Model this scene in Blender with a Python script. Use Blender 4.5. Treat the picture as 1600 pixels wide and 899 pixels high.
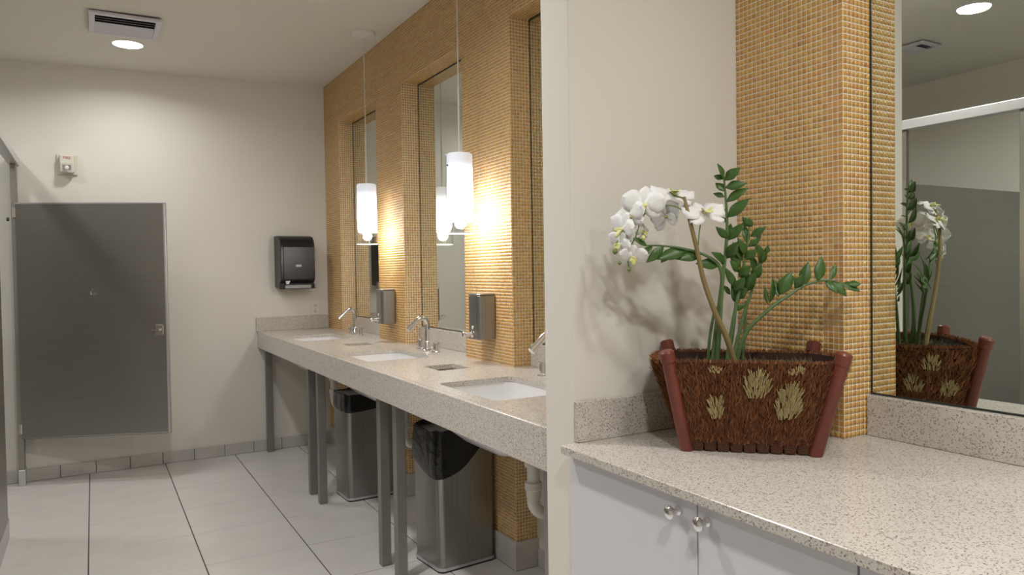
import bpy, bmesh, math, random
import numpy as np
from mathutils import Vector, Matrix
random.seed(7); rng = np.random.default_rng(7)
scene = bpy.context.scene
for o in list(bpy.data.objects): bpy.data.objects.remove(o)
COL = scene.collection

# ------------------------------------------------------------------ camera
F = 1143.3; H = 1.30
yaw, pit, rol = (math.radians(a) for a in (29.811, -1.379, -0.874))
fw = Vector((math.sin(yaw)*math.cos(pit), math.cos(yaw)*math.cos(pit), math.sin(pit)))
rt = fw.cross(Vector((0, 0, 1))).normalized(); up = rt.cross(fw)
r2 = rt*math.cos(rol) + up*math.sin(rol); u2 = -rt*math.sin(rol) + up*math.cos(rol)
cam = bpy.data.cameras.new('camera'); cam_o = bpy.data.objects.new('camera', cam); COL.objects.link(cam_o)
cam.sensor_width = 36; cam.lens = F/1600*36; cam.clip_start = 0.02
m = Matrix((r2, u2, -fw)).transposed().to_4x4(); m.translation = (0, 0, H)
cam_o.matrix_world = m; scene.camera = cam_o

def ray(px, py): return r2*((px-800)/F) - u2*((py-449.5)/F) + fw
def hit(px, py, ax, v):
    d = ray(px, py); c = Vector((0, 0, H)); return c + d*((v-c[ax])/d[ax])

# ------------------------------------------------------------------ world, exposure
w = bpy.data.worlds.new('world'); scene.world = w; w.use_nodes = True
w.node_tree.nodes['Background'].inputs[0].default_value = (0.9, 0.92, 1, 1)
w.node_tree.nodes['Background'].inputs[1].default_value = 0.0
vs = scene.view_settings; vs.view_transform = 'Standard'; vs.look = 'None'; vs.gamma = 1; vs.use_curve_mapping = False
vs.exposure = 0.38
DOWN_W = 12.0         # watts of each recessed ceiling lamp
PEND_W = 4.0          # watts of each pendant bulb

# ------------------------------------------------------------------ key measures (metres)
YB, XW, XM, ZK, ZS, ZN = 5.554, 1.557, 1.660, 0.881, 0.980, 2.378
XL, YF = -2.15, -2.0
def ceil_z(x, y=4.5):
    # the ceiling sags a little towards the back left corner
    return 2.706 - (XW - x)*(0.024 - 0.0385*(YB - y)/(YB - YF))

# ------------------------------------------------------------------ materials
def lin(c): return tuple(((v/255)/12.92 if v/255 <= .04045 else ((v/255+.055)/1.055)**2.4) for v in c)
def mat(name, col, rough=.5, metal=0., spec=.5, **kw):
    mt = bpy.data.materials.new(name); mt.use_nodes = True
    b = mt.node_tree.nodes['Principled BSDF']
    b.inputs['Base Color'].default_value = (*col, 1); b.inputs['Roughness'].default_value = rough
    b.inputs['Metallic'].default_value = metal; b.inputs['Specular IOR Level'].default_value = spec
    for k, v in kw.items(): b.inputs[k.replace('_', ' ')].default_value = v
    return mt
def nodes(mt): return mt.node_tree.nodes, mt.node_tree.links, mt.node_tree.nodes['Principled BSDF']
def add_bump(mt, scale, strength, dist=.002, detail=3):
    n, l, b = nodes(mt)
    tc = n.new('ShaderNodeTexCoord'); ns = n.new('ShaderNodeTexNoise'); bp = n.new('ShaderNodeBump')
    ns.inputs['Scale'].default_value = scale; ns.inputs['Detail'].default_value = detail
    bp.inputs['Strength'].default_value = strength; bp.inputs['Distance'].default_value = dist
    l.new(tc.outputs['Object'], ns.inputs['Vector']); l.new(ns.outputs['Fac'], bp.inputs['Height']); l.new(bp.outputs['Normal'], b.inputs['Normal'])
def noise_col(mt, c1, c2, scale, detail=3, lo=.35, hi=.65, stretch=None):
    n, l, b = nodes(mt)
    tc = n.new('ShaderNodeTexCoord'); ns = n.new('ShaderNodeTexNoise'); cr = n.new('ShaderNodeValToRGB')
    ns.inputs['Scale'].default_value = scale; ns.inputs['Detail'].default_value = detail
    src = tc.outputs['Object']
    if stretch:
        mp = n.new('ShaderNodeMapping'); mp.inputs['Scale'].default_value = stretch; l.new(src, mp.inputs['Vector']); src = mp.outputs['Vector']
    l.new(src, ns.inputs['Vector']); l.new(ns.outputs['Fac'], cr.inputs['Fac'])
    cr.color_ramp.elements[0].color = (*c1, 1); cr.color_ramp.elements[1].color = (*c2, 1)
    cr.color_ramp.elements[0].position = lo; cr.color_ramp.elements[1].position = hi
    l.new(cr.outputs['Color'], b.inputs['Base Color'])
    return cr
def island_col(mt, cols, per_object=False):
    n, l, b = nodes(mt)
    if per_object: src = n.new('ShaderNodeObjectInfo').outputs['Random']
    else: src = n.new('ShaderNodeNewGeometry').outputs['Random Per Island']
    cr = n.new('ShaderNodeValToRGB'); e = cr.color_ramp.elements
    for i, c in enumerate(cols):
        p = i/(len(cols)-1)
        el = e[i] if i < 1 else (e[-1] if i == len(cols)-1 else e.new(p))
        el.position = p; el.color = (*c, 1)
    l.new(src, cr.inputs['Fac']); l.new(cr.outputs['Color'], b.inputs['Base Color'])
M = {}
M['paint'] = mat('cream_paint', (.76, .735, .67), .75, spec=.3); add_bump(M['paint'], 60, .12)
M['ceil'] = mat('ceiling_paint', (.74, .715, .64), .9, spec=.2)
def granite(name, base, dark, light, pink):
    mt = mat(name, base, .22); n, l, b = nodes(mt)
    tc = n.new('ShaderNodeTexCoord')
    def speck(scale, lo, hi, rnd):
        v = n.new('ShaderNodeTexVoronoi'); v.inputs['Scale'].default_value = scale
        l.new(tc.outputs['Object'], v.inputs['Vector'])
        sp = n.new('ShaderNodeSeparateColor'); l.new(v.outputs['Color'], sp.inputs['Color'])
        c = n.new('ShaderNodeValToRGB'); c.color_ramp.elements[0].position = lo; c.color_ramp.elements[1].position = hi
        l.new(sp.outputs[rnd], c.inputs['Fac']); return c.outputs['Color']
    prev = None; cur = (*base, 1)
    for scale, lo, hi, ch, colr in ((480, .62, .70, 'Red', light), (400, .76, .82, 'Green', pink), (360, .88, .91, 'Blue', dark), (430, .95, .96, 'Red', tuple(x*.6 for x in dark))):
        mx = n.new('ShaderNodeMix'); mx.data_type = 'RGBA'
        if prev is None: mx.inputs['A'].default_value = cur
        else: l.new(prev, mx.inputs['A'])
        mx.inputs['B'].default_value = (*colr, 1); l.new(speck(scale, lo, hi, ch), mx.inputs['Factor'])
        prev = mx.outputs['Result']
    l.new(prev, b.inputs['Base Color'])
    return mt
M['granite'] = granite('speckled_quartz', (.61, .575, .525), (.355, .30, .26), (.655, .625, .575), (.56, .495, .445))
M['steel'] = mat('brushed_steel', (.36, .36, .34), .36, 1.0)
nn, ll, bb = nodes(M['steel']); noise_col(M['steel'], (.31, .31, .295), (.38, .375, .36), 3, stretch=(90, 90, 1.5))
M['panelsteel'] = mat('stall_steel', (.23, .225, .21), .40, 1.0)
noise_col(M['panelsteel'], (.35, .34, .315), (.385, .375, .35), 2, stretch=(2, 2, 160))
M['rail'] = mat('aluminium_rail', (.62, .62, .63), .4, .7)
M['chrome'] = mat('chrome', (.82, .82, .83), .08, 1.0)
M['leg'] = mat('leg_steel', (.30, .30, .285), .42, .8)
M['darkmetal'] = mat('dark_metal', (.10, .095, .09), .4, .8)
M['tile'] = mat('mosaic_tile', (.55, .33, .12), .15, spec=.8)
TC = [(.50, .245, .06), (.64, .37, .075), (.57, .26, .07), (.61, .38, .085), (.64, .31, .08), (.66, .385, .085), (.52, .29, .075), (.67, .41, .11)]
island_col(M['tile'], TC)
M['tile1'] = mat('mosaic_tile_single', (.55, .33, .12), .15, spec=.8); 
for i_, c_ in enumerate(TC): M['tile_%d' % i_] = mat('mosaic_tile_%d' % i_, tuple(.5*c_[k]+.5*TC[(i_*3+1) % 8][k] for k in range(3)) if i_ % 2 else c_, .15, spec=.8)
M['grout'] = mat('mosaic_grout', (.90, .85, .72), .8)
M['ftile'] = mat('floor_tile', (.50, .475, .455), .32); noise_col(M['ftile'], (.66, .64, .62), (.70, .68, .66), 5, 4); 
M['fgrout'] = mat('floor_grout', (.10, .085, .08), .9)
M['btile'] = mat('base_tile', (.40, .375, .355), .4); noise_col(M['btile'], (.52, .50, .46), (.59, .565, .525), 8, 4)
M['mirror'] = mat('mirror_silver', (.80, .84, .80), .0, 1.0)
M['mirror_edge'] = mat('mirror_edge', (.03, .035, .03), .3)
M['porcelain'] = mat('porcelain', (.80, .80, .80), .12)
M['pvc'] = mat('white_pvc', (.72, .70, .64), .35)
M['black'] = mat('black_plastic', (.012, .012, .014), .34)
M['blackm'] = mat('black_plastic_matte', (.02, .02, .022), .45)
M['bag'] = mat('black_bag', (.006, .006, .007), .22); add_bump(M['bag'], 22, .5, .012, 4)
M['paper'] = mat('white_paper', (.85, .85, .83), .8)
M['grey'] = mat('grey_plastic', (.35, .35, .34), .4)
M['white'] = mat('white_plastic', (.78, .78, .76), .4)
M['ivory'] = mat('ivory_plastic', (.68, .66, .56), .4)
M['red'] = mat('red_print', (.55, .06, .05), .5)
M['vent'] = mat('vent_enamel', (.66, .65, .70), .45)
M['ventdark'] = mat('vent_throat', (.01, .01, .01), .8)
M['cab'] = mat('white_laminate', (.70, .70, .74), .35)
M['gap'] = mat('cabinet_interior', (.16, .15, .15), .8)
M['post'] = mat('lacquered_post', (.16, .03, .02), .32); noise_col(M['post'], (.085, .016, .011), (.17, .04, .025), 12, 4, stretch=(1, 1, .2))
M['coir'] = mat('coir_fibre', (.12, .05, .02), .85); island_col(M['coir'], [(.06, .02, .010), (.24, .085, .03), (.11, .038, .015), (.40, .17, .06), (.16, .055, .022), (.30, .13, .05)])
M['coirlump'] = mat('coir_lump', (.09, .034, .016), .95); add_bump(M['coirlump'], 260, 1, .006)
M['coirbase'] = mat('coir_backing', (.04, .015, .008), .95)
M['straw'] = mat('pale_straw', (.42, .33, .15), .7); island_col(M['straw'], [(.30, .22, .08), (.46, .37, .18), (.36, .29, .12), (.52, .44, .24)])
M['moss'] = mat('dried_moss', (.08, .075, .04), .95); island_col(M['moss'], [(.03, .025, .015), (.13, .12, .06), (.06, .07, .03), (.22, .2, .14)])
M['soil'] = mat('dark_soil', (.02, .014, .01), 1)
M['leaf'] = mat('zz_leaf', (.03, .10, .025), .38); island_col(M['leaf'], [(.028, .075, .014), (.055, .125, .022), (.038, .095, .018)])
M['stem'] = mat('green_stem', (.10, .17, .06), .45)
M['orchstem'] = mat('tan_stem', (.24, .18, .07), .5)
M['petal'] = mat('white_petal', (.86, .86, .85), .55, Subsurface_Weight=.15, Subsurface_Radius=(.01, .01, .01))
M['lip'] = mat('yellow_green_lip', (.72, .72, .30), .5)
M['bud'] = mat('green_bud', (.13, .20, .05), .5)
M['cord'] = mat('white_cord', (.72, .70, .64), .5)
def emis(name, col, s):
    mt = bpy.data.materials.new(name); mt.use_nodes = True; n = mt.node_tree.nodes; n.clear()
    e = n.new('ShaderNodeEmission'); o = n.new('ShaderNodeOutputMaterial'); e.inputs[0].default_value = (*col, 1); e.inputs[1].default_value = s
    mt.node_tree.links.new(e.outputs[0], o.inputs[0]); return mt
M['lens'] = emis('lamp_lens', (1, .98, .95), 14)
# frosted shade: translucent glass that glows from the bulb inside
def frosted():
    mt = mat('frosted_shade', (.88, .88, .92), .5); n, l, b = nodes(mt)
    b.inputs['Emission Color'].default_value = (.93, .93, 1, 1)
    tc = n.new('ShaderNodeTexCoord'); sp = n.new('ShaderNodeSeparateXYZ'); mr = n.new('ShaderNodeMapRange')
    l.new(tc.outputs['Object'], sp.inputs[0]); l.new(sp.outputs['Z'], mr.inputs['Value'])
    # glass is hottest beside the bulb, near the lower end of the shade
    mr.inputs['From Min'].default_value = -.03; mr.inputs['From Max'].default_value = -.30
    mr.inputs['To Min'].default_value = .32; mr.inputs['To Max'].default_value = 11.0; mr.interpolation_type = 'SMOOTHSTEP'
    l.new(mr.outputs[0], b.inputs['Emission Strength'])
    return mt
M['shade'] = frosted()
def clear_glass():
    mt = bpy.data.materials.new('clear_glass'); mt.use_nodes = True; n = mt.node_tree.nodes; l = mt.node_tree.links; n.clear()
    t = n.new('ShaderNodeBsdfTransparent'); g = n.new('ShaderNodeBsdfGlossy'); f = n.new('ShaderNodeLayerWeight'); x = n.new('ShaderNodeMixShader'); o = n.new('ShaderNodeOutputMaterial')
    pw = n.new('ShaderNodeMath'); pw.operation = 'POWER'; pw.inputs[1].default_value = 4; ma = n.new('ShaderNodeMath'); ma.operation = 'MULTIPLY_ADD'; ma.inputs[1].default_value = .45; ma.inputs[2].default_value = .035
    f.inputs['Blend'].default_value = .5; g.inputs['Roughness'].default_value = .02; t.inputs[0].default_value = (.97, .98, .99, 1)
    l.new(f.outputs['Facing'], pw.inputs[0]); l.new(pw.outputs[0], ma.inputs[0]); l.new(ma.outputs[0], x.inputs[0])
    l.new(t.outputs[0], x.inputs[1]); l.new(g.outputs[0], x.inputs[2]); l.new(x.outputs[0], o.inputs[0]); return mt
M['glass'] = clear_glass()

# ------------------------------------------------------------------ mesh helpers
class MB:
    def __init__(s): s.v = []; s.f = []
    def add(s, vs, fs):
        k = len(s.v); s.v += [tuple(p) for p in vs]; s.f += [tuple(i+k for i in f) for f in fs]; return s
    def box(s, x0, x1, y0, y1, z0, z1):
        return s.add([(x0,y0,z0),(x1,y0,z0),(x1,y1,z0),(x0,y1,z0),(x0,y0,z1),(x1,y0,z1),(x1,y1,z1),(x0,y1,z1)],
                     [(0,3,2,1),(4,5,6,7),(0,1,5,4),(1,2,6,5),(2,3,7,6),(3,0,4,7)])
    def loft(s, rings, cap=True):
        n = len(rings[0]); k = len(s.v)
        for r in rings: s.v += [tuple(p) for p in r]
        for i in range(len(rings)-1):
            for j in range(n):
                a = k+i*n+j; b = k+i*n+(j+1) % n; s.f.append((a, b, b+n, a+n))
        if cap:
            s.f.append(tuple(k+j for j in reversed(range(n)))); s.f.append(tuple(k+(len(rings)-1)*n+j for j in range(n)))
        return s
    def tube(s, pts, r, n=10, cap=True):
        pts = [Vector(p) for p in pts]; rs = r if isinstance(r, (list, tuple)) else [r]*len(pts)
        rings = []; prev = None
        for i, p in enumerate(pts):
            t = (pts[min(i+1, len(pts)-1)] - pts[max(i-1, 0)]).normalized()
            if prev is None: a = t.orthogonal().normalized()
            else: a = (prev - t*prev.dot(t)).normalized()
            prev = a; b = t.cross(a)
            rings.append([p + (a*math.cos(q)+b*math.sin(q))*rs[i] for q in (2*math.pi*j/n for j in range(n))])
        return s.loft(rings, cap)
    def lathe(s, prof, c=(0, 0, 0), ax='z', n=20):
        rings = []
        for r, h in prof:
            ring = []
            for j in range(n):
                q = 2*math.pi*j/n; x, y = r*math.cos(q), r*math.sin(q)
                p = (x, y, h) if ax == 'z' else ((h, x, y) if ax == 'x' else (y, h, x))
                ring.append((c[0]+p[0], c[1]+p[1], c[2]+p[2]))
            rings.append(ring)
        return s.loft(rings)
    def rrect_prism(s, x0, x1, y0, y1, z0, z1, r, n=4):
        return s.loft([[(x, y, z) for x, y in rr(x0, x1, y0, y1, r, n)] for z in (z0, z1)])
    def build(s, name, mt, parent=None, smooth=False, bevel=0, seg=2, kind=None):
        me = bpy.data.meshes.new(name)
        off = Vector(ORG.get(parent, (0, 0, 0))) if parent is not None else Vector((0, 0, 0))
        me.from_pydata([(p[0]-off[0], p[1]-off[1], p[2]-off[2]) for p in s.v], [], s.f); me.update()
        me.materials.append(M[mt])
        bm = bmesh.new(); bm.from_mesh(me); bmesh.ops.recalc_face_normals(bm, faces=bm.faces)
        if bevel:
            ed = [e for e in bm.edges if len(e.link_faces) == 2 and e.calc_face_angle(0) > .6]
            bmesh.ops.bevel(bm, geom=ed, offset=bevel, segments=1 if bevel < .004 else 3, affect='EDGES', profile=.5, clamp_overlap=True)
        bm.to_mesh(me); bm.free()
        if smooth or bevel >= .004:
            for p in me.polygons: p.use_smooth = True
            try: me.set_sharp_from_angle(angle=math.radians(38))
            except Exception: pass
        o = bpy.data.objects.new(name, me); COL.objects.link(o)
        if bevel >= .004:
            wn = o.modifiers.new('normals', 'WEIGHTED_NORMAL'); wn.keep_sharp = False
        if parent is not None: o.parent = parent; ORG[o] = tuple(off)
        if kind: o['kind'] = kind
        return o
ORG = {}
def rr(x0, x1, y0, y1, r, n=4):
    out = []
    for cx, cy, a0 in ((x1-r, y1-r, 0), (x0+r, y1-r, 90), (x0+r, y0+r, 180), (x1-r, y0+r, 270)):
        for i in range(n+1):
            q = math.radians(a0+90*i/n); out.append((cx+r*math.cos(q), cy+r*math.sin(q)))
    return out
def tag(o, label, cat, group=None):
    o['label'] = label; o['category'] = cat
    if group: o['group'] = group
    return o
def thing(name, label, cat, loc, group=None):
    o = bpy.data.objects.new(name, None); COL.objects.link(o); o.location = loc; o.empty_display_size = .05
    ORG[o] = tuple(loc); return tag(o, label, cat, group)
def struct(o): o['kind'] = 'structure'; return o
def box(*a): return MB().box(*a)
def arc(pts, n=6):
    """Catmull-Rom through points"""
    P = [Vector(p) for p in pts]; P = [P[0]*2-P[1]] + P + [P[-1]*2-P[-2]]; out = []
    for i in range(1, len(P)-2):
        for k in range(n):
            t = k/n; a, b, c, d = P[i-1:i+3]
            out.append(.5*((2*b)+(c-a)*t+(2*a-5*b+4*c-d)*t*t+(3*b-a-3*c+d)*t*t*t))
    out.append(P[-2]); return out

# ================================================================== SETTING
# floor with single tiles
fl = struct(box(XL, 1.80, YF, YB, -.06, -.0025).build('floor', 'fgrout'))
PX, PY = .4535, .4524; J1, K1 = -.0484, 3.9534
tile_me = {}
def floor_tile(x0, x1, y0, y1):
    key = (round(x1-x0, 3), round(y1-y0, 3))
    if key not in tile_me:
        hx, hy = (x1-x0)/2, (y1-y0)/2; b = .0012
        o = MB().loft([[(-hx,-hy,-.0028),(hx,-hy,-.0028),(hx,hy,-.0028),(-hx,hy,-.0028)], [(-hx,-hy,-b),(hx,-hy,-b),(hx,hy,-b),(-hx,hy,-b)],
                       [(-hx+b,-hy+b,0),(hx-b,-hy+b,0),(hx-b,hy-b,0),(-hx+b,hy-b,0)]]).build('tile', 'ftile', fl)
        tile_me[key] = o.data
    else:
        o = bpy.data.objects.new('tile', tile_me[key]); COL.objects.link(o); o.parent = fl
    o.location = ((x0+x1)/2, (y0+y1)/2, 0)
xs = [XL] + [J1+PX*i for i in range(-3, 4) if XL+.03 < J1+PX*i < 1.66] + [1.668]
ys = [YF] + [K1+PY*i for i in range(-14, 5) if YF+.03 < K1+PY*i < YB-.02] + [YB]
for i in range(len(xs)-1):
    for j in range(len(ys)-1):
        floor_tile(xs[i]+.0026, xs[i+1]-.0026, ys[j]+.0026, ys[j+1]-.0026)
# ceiling, walls
mb = MB(); GX = [XL-.1+(1.9-XL+.1)*i/8 for i in range(9)]; GY = [YF-.1+(YB-YF+.2)*j/14 for j in range(15)]
nb = len(GX)*len(GY)
mb.v = [(x, y, ceil_z(x, y)) for y in GY for x in GX] + [(x, y, 2.95) for y in GY for x in GX]
for j in range(14):
    for i in range(8):
        k = j*9+i; mb.f += [(k, k+9, k+10, k+1), (k+nb, k+nb+1, k+nb+10, k+nb+9)]
for i in range(8): mb.f += [(i, i+1, i+1+nb, i+nb), (126+i, 126+i+nb, 127+i+nb, 127+i)]
for j in range(14): mb.f += [(j*9, j*9+nb, j*9+9+nb, j*9+9), (j*9+8, j*9+17, j*9+17+nb, j*9+8+nb)]
struct(mb.build('ceiling', 'ceil', smooth=True))
struct(box(XL-.1, 1.80, YB, YB+.12, -.06, 2.90).build('wall_back', 'paint'))
struct(box(XL-.12, XL, YF, YB, -.06, 2.90).build('wall_left', 'paint'))
struct(box(XL-.1, 1.80, YF-.12, YF, -.06, 2.90).build('wall_front', 'paint'))
wr = struct(box(1.668, 1.80, YF, YB, -.06, 2.90).build('wall_right', 'paint'))
WE, W0, W1 = .998, 1.455, 1.578
struct(box(WE, 1.668, W0, W1, -.002, 2.72).build('wall_divider', 'paint', bevel=.004))

# mosaic ---------------------------------------------------------------
PT = .0143; GAP = .0025; TH = .0012
class Mosaic:
    def __init__(s): s.q = []
    def face(s, o, u, v, n, wu, hv, skip=None):
        o, u, v, n = (np.array(a, float) for a in (o, u, v, n))
        nu = max(1, round(wu/PT)); nv = max(1, round(hv/PT)); pu, pv = wu/nu, hv/nv
        for i in range(nu):
            for j in range(nv):
                if skip and skip(i, j, nu, nv, pu, pv, o, u, v, n): continue
                s.q.append((o+u*(i+.5)*pu+v*(j+.5)*pv, u*(pu-GAP)/2, v*(pv-GAP)/2, n))
    def build(s, parent):
        c = np.array([a[0] for a in s.q]); u = np.array([a[1] for a in s.q]); v = np.array([a[2] for a in s.q]); n = np.array([a[3] for a in s.q])
        N = len(c); tilt = rng.normal(0, .00012, (N, 4, 1))
        b = .00045; us = u*(1-b/np.linalg.norm(u, axis=1, keepdims=True)); vsn = v*(1-b/np.linalg.norm(v, axis=1, keepdims=True))
        lo = np.stack([c-u-v, c+u-v, c+u+v, c-u+v], 1)
        hi = np.stack([c-us-vsn, c+us-vsn, c+us+vsn, c-us+vsn], 1) + n[:, None]*(TH+tilt)
        V = np.concatenate([lo, hi], 1).reshape(-1, 3) - np.array(ORG.get(parent, (0, 0, 0)))
        Q = np.array([(4,5,6,7),(0,1,5,4),(1,2,6,5),(2,3,7,6),(3,0,4,7)])
        Fc = (Q[None]+np.arange(N)[:, None, None]*8).reshape(-1)
        me = bpy.data.meshes.new('mosaic_tiles'); me.vertices.add(N*8); me.vertices.foreach_set('co', V.ravel())
        me.loops.add(N*20); me.loops.foreach_set('vertex_index', Fc.astype(np.int32))
        me.polygons.add(N*5); me.polygons.foreach_set('loop_start', np.arange(0, N*20, 4, dtype=np.int32)); 
        me.update(calc_edges=True); me.validate(); me.materials.append(M['tile'])
        bm = bmesh.new(); bm.from_mesh(me); bmesh.ops.recalc_face_normals(bm, faces=bm.faces); bm.to_mesh(me); bm.free()
        o = bpy.data.objects.new('mosaic_tiles', me); COL.objects.link(o); o.parent = parent; o['kind'] = 'stuff'
        return o
X0 = XW + TH   # grout plane of the pier fronts
ZB = .125      # top of the base tiles on the piers
NX, NY, NZ = (-1, 0, 0), (0, -1, 0), (0, 0, -1)
def pier(y0, y1, z0, z1, near=True, far=True, tiles_from=None, singles=False):
    p = box(X0, 1.668, y0+TH if near else y0, y1-TH if far else y1, 0, z1).build('pier', 'grout', wr)
    mo = Mosaic(); keep = []
    zt = z0 if tiles_from is None else tiles_from
    hv = z1-zt
    def sk(i, j, nu, nv, pu, pv, o, u, v, n):
        z = o[2]+(j+.5)*pv
        if singles and i >= nu-4 and .895 < z < .895+PT*72.6:
            keep.append((o+u*(i+.5)*pu+v*(j+.5)*pv, pu-GAP, pv-GAP)); return True
        return False
    mo.face((X0, y1, zt), NY, (0, 0, 1), NX, y1-y0, hv, sk)
    if near: mo.face((X0+TH*.3, y0+TH, zt), (1, 0, 0), (0, 0, 1), NY, 1.664-X0, hv)
    if far: mo.face((X0+TH*.3, y1-TH, zt), (1, 0, 0), (0, 0, 1), (0, 1, 0), 1.664-X0, hv)
    mo.build(p)
    if keep:
        mes = {}
        for c, a, b in keep:
            ci = random.randrange(8)
            if ci not in mes:
                ob = MB().loft([[(0,-a/2,-b/2),(0,a/2,-b/2),(0,a/2,b/2),(0,-a/2,b/2)], [(-TH,-a/2+.0004,-b/2+.0004),(-TH,a/2-.0004,-b/2+.0004),(-TH,a/2-.0004,b/2-.0004),(-TH,-a/2+.0004,b/2-.0004)]]).build('tile', 'tile_%d' % ci, p)
                mes[ci] = ob.data
            else:
                ob = bpy.data.objects.new('tile', mes[ci]); COL.objects.link(ob); ob.parent = p
            ob.location = c; ob.rotation_euler = (0, random.gauss(0, .006), random.gauss(0, .006))
    return p
CZ = ceil_z(XW)
pier(5.180, YB, ZK, CZ, far=False, tiles_from=ZB)
pier(3.956, 4.395, ZK, CZ, tiles_from=ZB)
pier(2.714, 3.174, ZK, CZ, tiles_from=ZB)
pier(W1, 1.930, ZK, CZ, near=False, tiles_from=ZB)
pier(1.1225, W0, ZK, CZ, far=False, tiles_from=ZK, singles=True)
pier(-.5, .32, ZK, CZ, tiles_from=ZK)
for y0, y1 in ((4.395, 5.180), (3.174, 3.956), (1.930, 2.714), (.32, 1.1225)):
    p = box(X0, 1.668, y0, y1, ZN+TH, CZ).build('lintel', 'grout', wr); mo = Mosaic()
    nrow = round((CZ-ZB)/PT); pv = (CZ-ZB)/nrow
    mo.face((X0, y1, ZN), NY, (0, 0, 1), NX, y1-y0, CZ-ZN)
    mo.face((X0+TH*.3, y1, ZN+TH), NY, (1, 0, 0), NZ, y1-y0, 1.664-X0)
    mo.build(p)

# baseboards ------------------------------------------------------------
bbk = struct(box(-1.84, 1.66, YB-.004, YB+.002, 0, .079).build('baseboard_back', 'fgrout'))
x = -1.84 + .03; k = 0; bme = None
while x < 1.50:
    o = None; x1 = min(x+.199, 1.553)
    MB().box(x+.0012, x1-.0012, YB-.011, YB-.004, .0015, .081).build('tile', 'btile', bbk, bevel=.0015)
    x += .2
bbr = struct(box(1.55, 1.668, 2.72, 3.168, 0, .12).build('baseboard_right', 'fgrout'))
for y0, y1 in ((2.706, 2.94), (2.942, 3.182)):
    box(1.549, 1.556, y0, y1, .0015, .125).build('tile', 'btile', bbr, bevel=.0015)
box(1.5562, 1.6675, 2.706, 2.713, .0015, .125).build('tile', 'btile', bbr, bevel=.0015)
for y0, y1 in ((3.948, 4.17), (4.172, 4.403)):
    box(1.549, 1.556, y0, y1, .0015, .125).build('tile', 'btile', bbr, bevel=.0015)
box(1.5562, 1.6675, 3.948, 3.955, .0015, .125).build('tile', 'btile', bbr, bevel=.0015)
for y0, y1 in ((3.184, 3.56), (3.562, 3.946), (4.405, 4.78), (4.782, 5.17), (2.32, 2.704), (1.94, 2.318)):
    box(1.660, 1.667, y0, y1, .0015, .081).build('tile', 'btile', bbr, bevel=.0015)
for y0, y1 in ((5.172, 5.36), (5.362, 5.54)):
    box(1.549, 1.556, y0, y1, .0015, .125).build('tile', 'btile', bbr, bevel=.0015)

# ================================================================== MIRRORS
def mirror(y0, y1, label):
    t = thing('wall_mirror', label, 'mirror', (XM, (y0+y1)/2, ZS+.001), 'frameless mirrors in the mosaic niches')
    box(XM, 1.667, y0+.004, y1-.004, ZS+.005, ZN-.004).build('mirror_glass', 'mirror', t)
    e = .004
    box(XM-.002, 1.667, y0+.0005, y0+e, ZS+.001, ZN-.001).build('edge_strip', 'mirror_edge', t)
    box(XM-.002, 1.667, y1-e, y1-.0025, ZS+.001, ZN-.001).build('edge_strip', 'mirror_edge', t)
    box(XM-.002, 1.667, y0+e, y1-e, ZN-.008, ZN-.001).build('edge_strip', 'mirror_edge', t)
    box(XM-.001, 1.667, y0+e, y1-e, ZS+.001, ZS+.005).build('edge_strip', 'mirror_edge', t)
mirror(4.395, 5.180, 'tall narrow mirror in the niche closest to the back wall')
mirror(3.174, 3.956, 'tall mirror between the two soap dispensers, with a pendant lamp reflected in it')
mirror(1.930, 2.714, 'mirror half hidden behind the cream dividing wall, past the nearer soap dispenser')
mirror(.32, 1.1225, 'large mirror behind the basket planter, reflecting white orchids and a grey stall')

# ================================================================== SINK COUNTER
XC, ZG = 1.033, .760
SINKS = [4.755, 3.515, 2.275]; SX0, SX1, SL = 1.105, 1.425, .45
HOLES = [(1.255, 1.40, 4.055, 4.205), (1.255, 1.40, 2.815, 2.985)]
sc = thing('sink_counter', 'long speckled beige stone counter with three sinks on square steel legs', 'counter', (1.3, 3.56, 0))
def slab_with_holes(x0, x1, y0, y1, z0, z1, holes):
    bm = bmesh.new()
    def ring(pts, z): return [bm.verts.new((p[0], p[1], z)) for p in pts]
    loops = []
    for pts in [[(x0, y0), (x1, y0), (x1, y1), (x0, y1)]] + holes: loops.append((ring(pts, z0), ring(pts, z1)))
    for lvl in (0, 1):
        ed = []
        for lp in loops:
            r = lp[lvl]; ed += [bm.edges.new((r[i], r[(i+1) % len(r)])) for i in range(len(r))]
        bmesh.ops.triangle_fill(bm, use_beauty=True, use_dissolve=False, edges=ed)
    for a, b in loops:
        n = len(a)
        for i in range(n): bm.faces.new((a[i], a[(i+1) % n], b[(i+1) % n], b[i]))
    bmesh.ops.recalc_face_normals(bm, faces=bm.faces)
    mb = MB(); bm.verts.index_update()
    mb.v = [tuple(v.co) for v in bm.verts]; mb.f = [tuple(v.index for v in f.verts) for f in bm.faces]; bm.free(); return mb
CY0, CY1 = W1+.001, YB-.001
holes = [rr(SX0, SX1, y-SL/2, y+SL/2, .03, 4) for y in SINKS] + [rr(*h, .006, 2) for h in HOLES]
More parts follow.
